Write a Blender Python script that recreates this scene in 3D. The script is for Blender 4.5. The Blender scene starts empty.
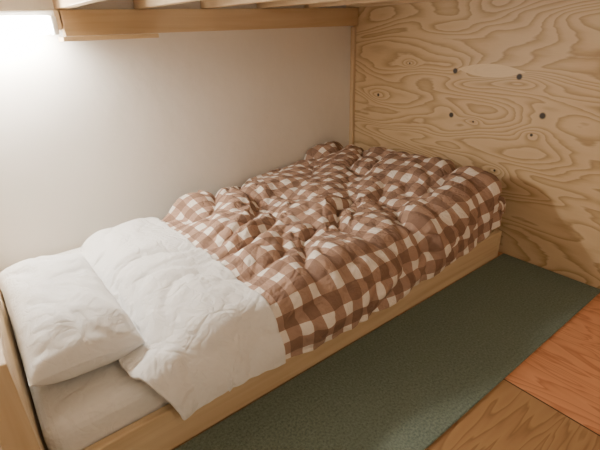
import bpy, bmesh, math, time
from mathutils import Vector, Matrix, noise
T0=time.time()
scene=bpy.context.scene
XW=2.024; YW=2.064; H=1.1
# ------------------------------------------------------------ helpers
def link(o):
    scene.collection.objects.link(o); return o
def mesh_obj(name,verts,faces,mat=None,smooth=False,parent=None):
    me=bpy.data.meshes.new(name); me.from_pydata([tuple(v) for v in verts],[],faces); me.update()
    o=link(bpy.data.objects.new(name,me))
    if mat: me.materials.append(mat)
    if smooth:
        for p in me.polygons: p.use_smooth=True
    if parent: o.parent=parent
    return o
def box(name,x0,x1,y0,y1,z0,z1,mat,bevel=0.0,parent=None,seg=2):
    v=[(x,y,z) for x in(x0,x1) for y in(y0,y1) for z in(z0,z1)]
    f=[(0,1,3,2),(4,6,7,5),(0,4,5,1),(2,3,7,6),(0,2,6,4),(1,5,7,3)]
    c=Vector(((x0+x1)/2,(y0+y1)/2,(z0+z1)/2))
    o=mesh_obj(name,[Vector(p)-c for p in v],f,mat,parent=parent); o.location=c
    if bevel>0:
        m=o.modifiers.new('bevel','BEVEL'); m.width=bevel; m.segments=seg
    return o
def empty(name):
    e=link(bpy.data.objects.new(name,None)); return e
class NT:
    def __init__(s,name):
        s.m=bpy.data.materials.new(name); s.m.use_nodes=True
        s.t=s.m.node_tree; s.b=s.t.nodes['Principled BSDF']
    def n(s,typ,**kw):
        nd=s.t.nodes.new(typ)
        for k,v in kw.items(): setattr(nd,k,v)
        return nd
    def l(s,a,b): s.t.links.new(a,b)
    def math(s,op,a,b=None,c=None,clamp=False):
        nd=s.n('ShaderNodeMath',operation=op); nd.use_clamp=clamp
        for i,v in enumerate((a,b,c)):
            if v is None: continue
            if hasattr(v,'is_linked'): s.l(v,nd.inputs[i])
            else: nd.inputs[i].default_value=v
        return nd.outputs[0]
    def mix(s,f,a,b):
        nd=s.n('ShaderNodeMix',data_type='RGBA')
        for i,v in ((0,f),(6,a),(7,b)):
            if hasattr(v,'is_linked'): s.l(v,nd.inputs[i])
            else: nd.inputs[i].default_value=v if i==0 else (*v,1)
        return nd.outputs[2]
    def pos(s,kind='pos',scale=(1,1,1),loc=(0,0,0)):
        if kind=='pos': src=s.n('ShaderNodeNewGeometry').outputs['Position']
        elif kind=='obj': src=s.n('ShaderNodeTexCoord').outputs['Object']
        else: src=s.n('ShaderNodeTexCoord').outputs['UV']
        mp=s.n('ShaderNodeMapping'); mp.inputs['Scale'].default_value=scale; mp.inputs['Location'].default_value=loc
        s.l(src,mp.inputs[0]); return mp.outputs[0]
    def noise(s,vec,scale,detail=3,rough=.5,dist=0):
        nd=s.n('ShaderNodeTexNoise'); s.l(vec,nd.inputs['Vector'])
        nd.inputs['Scale'].default_value=scale; nd.inputs['Detail'].default_value=detail
        nd.inputs['Roughness'].default_value=rough; nd.inputs['Distortion'].default_value=dist
        return nd.outputs[0]
    def ramp(s,f,stops):
        nd=s.n('ShaderNodeValToRGB'); e=nd.color_ramp.elements
        while len(e)<len(stops): e.new(.5)
        for i,(p,c) in enumerate(stops):
            e[i].position=p; e[i].color=(*c,1) if len(c)==3 else c
        s.l(f,nd.inputs[0]); return nd.outputs[0]
    def bump(s,h,strength,dist=.01):
        nd=s.n('ShaderNodeBump'); nd.inputs['Strength'].default_value=strength; nd.inputs['Distance'].default_value=dist
        s.l(h,nd.inputs['Height']); s.l(nd.outputs[0],s.b.inputs['Normal'])
    def base(s,c,rough=.6):
        if hasattr(c,'is_linked'): s.l(c,s.b.inputs['Base Color'])
        else: s.b.inputs['Base Color'].default_value=(*c,1)
        s.b.inputs['Roughness'].default_value=rough
# ------------------------------------------------------------ materials
def m_wall():
    s=NT('plaster_white'); p=s.pos()
    n=s.noise(p,2.0,3); s.base(s.mix(n,(.87,.84,.79),(.81,.775,.73)),.85)
    s.bump(s.noise(p,7,4),.35,.012); return s.m
def m_ply():
    s=NT('softwood_plywood'); p=s.pos()
    sep=s.n('ShaderNodeSeparateXYZ'); s.l(p,sep.inputs[0]); Y,Z=sep.outputs[1],sep.outputs[2]
    st=s.pos(scale=(1,.85,3.9),loc=(3,0,0))
    f=s.noise(st,1.3,1.6,.38,.55)
    small=s.noise(s.pos(scale=(1,2.5,14)),2.2,3,.55)
    f=s.math('ADD',f,s.math('MULTIPLY',small,.045))
    knots=[(1.333,.875,.013),(1.005,.866,.013),(1.328,.658,.013),(.873,.71,.014),(.905,.62,.007),(1.84,.714,.009),(1.62,.90,.005),(1.20,.64,.005),(.62,.93,.006),(.45,.55,.012),(1.05,.42,.006)]
    dark=None
    for (ky,kz,r) in knots:
        dy=s.math('MULTIPLY',s.math('SUBTRACT',Y,ky),.45); dz=s.math('SUBTRACT',Z,kz)
        d2=s.math('ADD',s.math('MULTIPLY',dy,dy),s.math('MULTIPLY',dz,dz))
        g=s.math('EXPONENT',s.math('MULTIPLY',d2,-1/(2*(r*3)**2)))
        f=s.math('ADD',f,s.math('MULTIPLY',g,.12))
        dyy=s.math('SUBTRACT',Y,ky)
        dd=s.math('SQRT',s.math('ADD',s.math('MULTIPLY',dyy,dyy),s.math('MULTIPLY',dz,dz)))
        k=s.math('MAXIMUM',s.math('SUBTRACT',1.25,s.math('DIVIDE',dd,r)),0.0)
        k=s.math('MULTIPLY',k,2.0,clamp=True)
        dark=k if dark is None else s.math('MAXIMUM',dark,k)
    w=s.math('FRACT',s.math('MULTIPLY',f,19))
    fine=s.noise(s.pos(scale=(1,3,160)),2,3,.6)
    streak=s.noise(s.pos(scale=(1,1.2,30)),2,3,.6)
    col=s.ramp(w,[(0,(.76,.60,.39)),(.42,(.71,.545,.335)),(.74,(.50,.34,.175)),(.87,(.36,.225,.105)),(1,(.76,.60,.39))])
    col=s.mix(s.math('MULTIPLY',streak,.40),col,(.70,.53,.32))
    col=s.mix(s.math('MULTIPLY',fine,.35),col,(.52,.365,.20))
    a=s.math('DIVIDE',s.math('SUBTRACT',Y,1.15),.17); b=s.math('DIVIDE',s.math('SUBTRACT',Z,.885),.030)
    e=s.math('ADD',s.math('ABSOLUTE',b),s.math('MULTIPLY',a,a))
    pm=s.math('LESS_THAN',e,1.0); col=s.mix(s.math('MULTIPLY',pm,.85),col,(.84,.69,.47))
    col=s.mix(dark,col,(.03,.017,.01))
    s.base(col,.5); s.bump(w,.08,.002); return s.m
def m_pine(name,axis,c1=(.73,.57,.37),c2=(.59,.42,.24)):
    s=NT(name); sc=[26,26,26]; sc[axis]=1.3
    n=s.noise(s.pos(scale=sc),1.0,3,.55,.6)
    s.base(s.ramp(n,[(.3,c1),(.52,tuple((a+b)/2 for a,b in zip(c1,c2))),(.7,c2)]),.5)
    s.bump(n,.1,.002); return s.m
def m_floor():
    s=NT('floor_plywood'); p=s.pos()
    sep=s.n('ShaderNodeSeparateXYZ'); s.l(p,sep.inputs[0]); X=sep.outputs[0]
    f=s.noise(s.pos(scale=(5,1.0,1),loc=(0,5,0)),1.4,3,.5,.5)
    w=s.math('FRACT',s.math('MULTIPLY',f,15))
    f2=s.noise(s.pos(scale=(.8,7,1),loc=(7,5,0)),1.4,3,.5,.3)
    w2=s.math('FRACT',s.math('MULTIPLY',f2,13))
    far=s.ramp(w,[(0,(.66,.31,.16)),(.6,(.59,.265,.13)),(.85,(.45,.175,.08)),(1,(.66,.31,.16))])
    near=s.ramp(w2,[(0,(.38,.23,.11)),(.6,(.34,.195,.095)),(.85,(.25,.135,.062)),(1,(.38,.23,.11))])
    col=s.mix(s.math('GREATER_THAN',X,1.20),near,far)
    seam=s.math('LESS_THAN',s.math('ABSOLUTE',s.math('SUBTRACT',X,1.20)),.0025)
    col=s.mix(seam,col,(.05,.025,.012)); s.base(col,.38); return s.m
def m_rug():
    s=NT('rug_felt'); p=s.pos(); n=s.noise(p,130,3,.7); n2=s.noise(p,22,3,.6)
    c=s.ramp(n,[(.3,(.085,.125,.10)),(.7,(.235,.295,.25))]); c=s.mix(s.math('MULTIPLY',n2,.3),c,(.13,.17,.14))
    s.base(c,.97); s.bump(n,.8,.006); return s.m
def wrinkle(s,amt):
    p=s.pos()
    def ridge(sc,d):
        q=s.noise(p,sc,2,.5,d); return s.math('MINIMUM',s.math('ABSOLUTE',s.math('SUBTRACT',q,.5)),.09)
    h=s.math('ADD',s.math('MULTIPLY',ridge(7,1.2),1.6),s.math('MULTIPLY',ridge(17,1.0),.8))
    h=s.math('ADD',h,s.math('MULTIPLY',s.noise(p,30,4,.6),.18))
    s.bump(h,amt,.05)
def m_cotton(name,c=(.83,.83,.83),amt=.3):
    s=NT(name); s.base(c,.85); wrinkle(s,amt)
    s.b.inputs['Sheen Weight'].default_value=.1; return s.m
def m_gingham():
    s=NT('gingham_cotton'); uv=s.pos('uv')
    sep=s.n('ShaderNodeSeparateXYZ'); s.l(uv,sep.inputs[0])
    def stripe(v):
        fr=s.math('FRACT',s.math('DIVIDE',v,.069)); return s.math('LESS_THAN',fr,.55)
    a,b=stripe(sep.outputs[0]),stripe(sep.outputs[1])
    t=s.math('MULTIPLY',s.math('ADD',a,b),.5)
    white=(.86,.80,.74)
    mid=(.385,.245,.18); dk=(.225,.13,.09)
    c=s.mix(s.math('GREATER_THAN',t,.25),white,mid); c=s.mix(s.math('GREATER_THAN',t,.75),c,dk)
    wv=s.noise(s.pos('uv',scale=(400,400,1)),1,1); c=s.mix(s.math('MULTIPLY',wv,.08),c,(.6,.5,.42))
    s.base(c,.88); wrinkle(s,.45); return s.m
def m_emit(name,c,st):
    s=NT(name); s.base((.9,.9,.88),.4); s.b.inputs['Emission Color'].default_value=(*c,1); s.b.inputs['Emission Strength'].default_value=st; return s.m
WALL=m_wall(); PLY=m_ply(); PX=m_pine('pine_x',0); PY=m_pine('pine_y',1); PZ=m_pine('pine_z',2)
FLOOR=m_floor(); RUG=m_rug(); COT=m_cotton('white_cotton',amt=.36); COT2=m_cotton('sheet_cotton',(.80,.79,.77)); GING=m_gingham()
COT3=m_cotton('pillowcase_cotton',(.84,.85,.86),.22)
CEIL=m_cotton('painted_deck',(.72,.68,.62),.05)
# ------------------------------------------------------------ room
XL=-1.3; YF=-2.0; ZC=2.35
box('floor',XL,XW,YF,YW,-.05,0,FLOOR)
box('wall_back',XL-.05,XW+.05,YW,YW+.05,-.05,ZC,WALL)
box('wall_right',XW,XW+.05,YF,YW,-.05,ZC,PLY)
box('wall_left',XL-.05,XL,YF,YW,-.05,ZC,WALL)
box('wall_front',XL-.05,XW+.05,YF-.05,YF,-.05,ZC,WALL)
box('ceiling',XL-.05,XW+.05,YF-.05,YW+.05,ZC,ZC+.05,WALL)
box('trim_1',XW-.022,XW-.001,YW-.03,YW-.001,.0,1.09,PZ,.003)
box('floor_rug',-.35,XW-.01,.474,.928,.0,.008,RUG,.003)
# ------------------------------------------------------------ loft
loft=empty('loft_platform')
box('wall_beam',.42,XW-.002,YW-.045,YW-.002,1.096,1.19,PX,.003,loft)
box('wall_beam_head',-.9,.415,YW-.045,YW-.002,1.12,1.19,PX,.003,loft)
for i in range(11):
    x=.43+.31*(i-3)
    if x+.02>XW-.002: break
    box('joist_%d'%i,x-.02,x+.02,.62,YW-.002,1.192,1.275,PY,.003,loft)
box('front_beam',-.9,XW-.002,.575,.62,1.192,1.31,PX,.003,loft)
box('deck',-.9,XW-.002,.575,YW-.002,1.276,1.294,CEIL,0,loft)
box('shelf_batten',.39,.76,1.93,2.015,1.078,1.095,PX,.003,loft)
# ------------------------------------------------------------ lamp
lamp=empty('fluorescent_lamp')
LM=m_emit('lamp_diffuser',(1,.925,.81),175)
HS=m_cotton('lamp_housing',(.85,.84,.8),.02)
box('housing',-.25,.385,1.955,2.016,1.165,1.185,HS,.004,lamp)
box('diffuser',-.23,.365,1.945,2.012,1.105,1.164,LM,.02,lamp,4)
box('end_cap',.366,.386,1.943,2.014,1.102,1.166,HS,.006,lamp)
box('end_cap_far',-.25,-.231,1.943,2.014,1.102,1.166,HS,.006,lamp)
# warm fill light added out of view behind the camera, shaped as hanging globe
fill=empty('fill_light')
bm=bmesh.new(); bmesh.ops.create_uvsphere(bm,u_segments=24,v_segments=16,radius=.15)
me=bpy.data.meshes.new('fill_globe'); bm.to_mesh(me); bm.free(); me.materials.append(m_emit('fill_glow',(1,.80,.58),28))
g=link(bpy.data.objects.new('fill_globe',me)); g.location=(.5,-1.0,1.5); g.parent=fill
box('fill_cord',.495,.505,-1.005,-.995,1.64,ZC,HS,0,fill)
# ------------------------------------------------------------ bed
bed=empty('bed_frame')
box('side_rail',-.06,1.95,.935,.962,.0,.145,PX,.004,bed)
box('wall_rail',-.06,1.95,2.03,2.055,.0,.145,PX,.004,bed)
box('foot_rail',1.95,1.975,.935,2.055,.0,.145,PY,.004,bed)
box('slat_base',-.058,1.95,.962,2.03,.06,.085,PY,0,bed)
box('headboard_panel',-.105,-.062,.985,2.055,.0,.46,PY,.004,bed)
box('headboard_post',-.125,-.062,.915,.984,.0,.50,PZ,.004,bed)
box('headboard_cap',-.115,-.063,.985,2.055,.46,.485,PY,.004,bed)
MT=.232
mat=box('mattress',-.055,1.925,.968,2.025,.086,MT,COT2,.045,None,5)
# ------------------------------------------------------------ quilt filling (collider only while the cloth is simulated)
def sm(a,b,x):
    t=min(1,max(0,(x-a)/(b-a))); return t*t*(3-2*t)
def nz(x,y,z=0): return noise.noise(Vector((x,y,z)))
def top(x,y):
    h=MT+.056-.024*sm(1.5,1.85,y)
    h+=.024*sm(.62,.36,x)*sm(.98,1.2,y)
    br=sm(.66,.82,x)
    h+=br*(.022*sm(2.05,1.75,y))
    h+=.095*sm(1.40,1.8,x)*(0.75+.25*sm(1.9,1.3,y))
    u=x*.825+y*.565; v=-x*.565+y*.825
    h+=br*.035*nz(u*3.2,v*6.5,1.3)
    h+=(1-br)*.018*nz(u*4,v*7,9)
    return h
def body(x,y):
    zl=.10; t=top(x,y); r=.10; e=1.0
    xe=1.885+.05*sm(1.2,1.6,y)
    if y<.92 or x>xe: return zl
    if y<.92+r: e=math.sqrt(max(0,1-((.92+r-y)/r)**2))
    if x>xe-r: e*=math.sqrt(max(0,1-((x-xe+r)/r)**2))
    h=zl+(t-zl)*e
    if x<.38:
        k=max(0,(x-.285)/.09); h=min(h,MT+.004+(t-MT-.004)*math.sqrt(max(0,1-(1-k)**2))) if k<1 else h
    return h
nx,ny=130,90
vs=[];X0,X1,Y0,Y1=.20,2.02,.88,2.06
for i in range(nx+1):
    for j in range(ny+1):
        x=X0+(X1-X0)*i/nx; y=Y0+(Y1-Y0)*j/ny; vs.append((x,y,body(x,y)))
fs=[(i*(ny+1)+j,(i+1)*(ny+1)+j,(i+1)*(ny+1)+j+1,i*(ny+1)+j+1) for i in range(nx) for j in range(ny)]
tmp=[]
tmp.append(mesh_obj('tmp_body',vs,fs))
tmp.append(box('tmp_rail',-.1,1.98,.933,.99,.0,.19,None))
tmp.append(box('tmp_mt',-.06,1.925,.968,2.025,.0,MT,None))
tmp.append(box('tmp_wr',XW-.05,XW+.2,.0,2.4,-.1,1,None))
tmp.append(box('tmp_wb',-.2,XW+.3,YW-.004,YW+.2,-.1,1,None))
for o in tmp:
    c=o.modifiers.new('col','COLLISION'); o.collision.thickness_outer=.008; o.collision.thickness_inner=.05; o.collision.cloth_friction=25; o.collision.damping=.6
SPLIT=.66
def simulate():
    x0,x1=.272,1.875; n=int((x1-x0)/.015); m=int(1.16/.015); v=[];uv=[]
    for i in range(n+1):
        for j in range(m+1):
            t=i/n
            y0=.897-.027*sm(.35,.9,x0+(x1-x0)*t)-.01*nz((x0+(x1-x0)*t)*6,0,4)
            x=x0+(x1-x0)*t
            y1=1.80+.05*sm(.2,.66,x)+.13*sm(.66,1.3,x)
            y=y0+(y1-y0)*j/m
            x-=.035*sm(1.25,.95,y)*sm(1.4,1.87,x)
            x+=.08*sm(1.10,.90,y)*sm(.60,.22,x)
            z=top(x,max(y,.95))+.03+.014*nz(x*9,y*9,2.2)
            v.append((x,y,z)); uv.append((x,y))
    f=[(i*(m+1)+j,(i+1)*(m+1)+j,(i+1)*(m+1)+j+1,i*(m+1)+j+1) for i in range(n) for j in range(m)]
    o=mesh_obj('sim',v,f)
    ul=o.data.uv_layers.new(name='UVMap')
    for lp in o.data.loops: ul.data[lp.index].uv=uv[lp.vertex_index]
    vg=o.vertex_groups.new(name='shr')
    for k,(a,b) in enumerate(uv): vg.add([k],sm(.55,.8,a),'REPLACE')
    c=o.modifiers.new('cloth','CLOTH'); s=c.settings
    s.quality=6; s.mass=.25; s.air_damping=2
    s.tension_stiffness=20; s.compression_stiffness=20; s.shear_stiffness=8; s.bending_stiffness=2
    s.tension_damping=8; s.compression_damping=8; s.shear_damping=8; s.bending_damping=1
    s.vertex_group_shrink='shr'
    s.shrink_min=-.13; s.shrink_max=-.21
    c.collision_settings.distance_min=.006; c.collision_settings.collision_quality=3
    c.collision_settings.use_self_collision=False
    F=40; c.point_cache.frame_start=1; c.point_cache.frame_end=F
    for fr in range(1,F+1): scene.frame_set(fr)
    dg=bpy.context.evaluated_depsgraph_get()
    me=bpy.data.meshes.new_from_object(o.evaluated_get(dg))
    bpy.data.objects.remove(o); scene.frame_set(1)
    t=link(bpy.data.objects.new('tmp_refine',me)); sb=t.modifiers.new('s','SUBSURF'); sb.levels=1
    dg=bpy.context.evaluated_depsgraph_get(); dg.update()
    me2=bpy.data.meshes.new_from_object(t.evaluated_get(dg)); bpy.data.objects.remove(t)
    print('sim t',round(time.time()-T0,1),len(me2.vertices))
    return me2
me=simulate()
for o in tmp: bpy.data.objects.remove(o)
vuv=[None]*len(me.vertices)
for lp in me.loops: vuv[lp.vertex_index]=tuple(me.uv_layers[0].data[lp.index].uv)
def billow(a,b,s): 
    q=abs(nz(a,b,s)); return min(1,(q*2.6)**.55)
def puff(u,v):
    wu=u+.12*nz(u*3,v*3,11)+.04*nz(u*8,v*8,5); wv=v+.12*nz(u*3,v*3,21)+.04*nz(u*8,v*8,15)
    a=wu*.80+wv*.60; b=-wu*.60+wv*.80
    p1=billow(a*2.6,b*5.2,3.1); p2=billow(a*5.0,b*13,7.7); p3=billow(b*9,a*19,17.7)
    return p1,p2,p3
cos=[];nors=[Vector(v.normal) for v in me.vertices]
for i,v in enumerate(me.vertices):
    u,w=vuv[i]; p1,p2,p3=puff(u,w)
    k=.36+.64*sm(SPLIT-.02,SPLIT+.14,u)
    edge=sm(.88,.97,w)*.6+.4
    d=(.046*p1*edge+.020*p2*(.35+.65*p1)+.009*p3*k)*k+.004
    if u<SPLIT: d*= .3+.7*sm(.26,.35,u)
    cos.append((v.co+nors[i]*d, nors[i]))
def part(name,cond,off,mat,thick):
    fs=[tuple(p.vertices) for p in me.polygons if cond(sum(vuv[k][0] for k in p.vertices)/len(p.vertices))]
    used=sorted({k for f in fs for k in f}); idx={k:i for i,k in enumerate(used)}
    vv=[]
    for k in used:
        c,nn=cos[k]; c=c+nn*off(vuv[k][0])
        vv.append((min(c.x,XW-.02),min(c.y,YW-.008),max(c.z,.03)))
    o=mesh_obj(name,vv,[tuple(idx[k] for k in f) for f in fs],mat,True)
    ul=o.data.uv_layers.new(name='UVMap')
    for lp in o.data.loops: ul.data[lp.index].uv=vuv[used[lp.vertex_index]]
    so=o.modifiers.new('solid','SOLIDIFY'); so.thickness=thick; so.offset=-1
    sb=o.modifiers.new('sub','SUBSURF'); sb.levels=1; sb.render_levels=1
    return o
part('gingham_duvet',lambda u:u>SPLIT-.008,lambda u:0,GING,.010)
part('white_folded_sheet',lambda u:u<SPLIT+.008,lambda u:.018,COT,.014)
# ------------------------------------------------------------ pillow
def pillow(name,cx,cy,cz,lx,ly,th,rz,tilt):
    n,m=48,72; v=[];f=[]
    def pt(i,j,s):
        a=-1+2*i/n; b=-1+2*j/m
        ex=max(0,1-abs(a)**3.0)**.5*max(0,1-abs(b)**4.0)**.5
        pin=1-.04*(1-abs(a)**2)*abs(b)**4; pin2=1-.05*(1-abs(b)**2)*abs(a)**4
        x=a*lx/2*pin2; y=b*ly/2*pin
        z=s*th/2*ex
        w=.012*nz(a*1.6+b*.8,b*2.4,3.3)-.007*max(0,.24-abs(nz(a*1.2+b*1.5,b*2.4-a*.8,8.1)))/.24*(.3+.7*abs(b))+.002*nz(a*6,b*8,1)
        edge=(1-ex)
        w+=.006*edge*math.sin(b*15+3*nz(b*3,0))*(abs(a)>.3)
        if s>0: z+=w*(ex*1.3+.25)
        else: z=max(z,-th*.36)
        return (x,y,z)
    for s in(1,-1):
        for i in range(n+1):
            for j in range(m+1): v.append(pt(i,j,s))
    N=(n+1)*(m+1)
    for i in range(n):
        for j in range(m):
            q=(i*(m+1)+j,(i+1)*(m+1)+j,(i+1)*(m+1)+j+1,i*(m+1)+j+1)
            f.append(q); f.append(tuple(N+k for k in reversed(q)))
    o=mesh_obj(name,v,f,COT3,True)
    bm=bmesh.new(); bm.from_mesh(o.data); bmesh.ops.remove_doubles(bm,verts=bm.verts,dist=.0004); bmesh.ops.recalc_face_normals(bm,faces=bm.faces); bm.to_mesh(o.data); bm.free()
    for p in o.data.polygons: p.use_smooth=True
    o.location=(cx,cy,cz); o.rotation_euler=(0,tilt,rz)
    sb=o.modifiers.new('sub','SUBSURF'); sb.levels=1; sb.render_levels=1
    return o
pillow('pillow',.094,1.380,MT+.086,.288,.66,.195,math.radians(.5),math.radians(4))
# ------------------------------------------------------------ world, camera
w=bpy.data.worlds.new('world'); scene.world=w; w.use_nodes=True
w.node_tree.nodes['Background'].inputs[0].default_value=(1,.85,.7,1); w.node_tree.nodes['Background'].inputs[1].default_value=.03
cx=Vector((620,220,-434)).normalized(); cy=Vector((-370,185,-434)); cy=(cy-cx*cy.dot(cx)).normalized(); cz=cx.cross(cy)
cam=bpy.data.cameras.new('camera'); cam.sensor_width=36; cam.lens=434/600*36; cam.clip_start=.02
co=link(bpy.data.objects.new('camera',cam))
co.matrix_world=Matrix.Translation((0,0,H))@Matrix((cx,cy,cz)).to_4x4()
scene.camera=co
print('done',time.time()-T0)
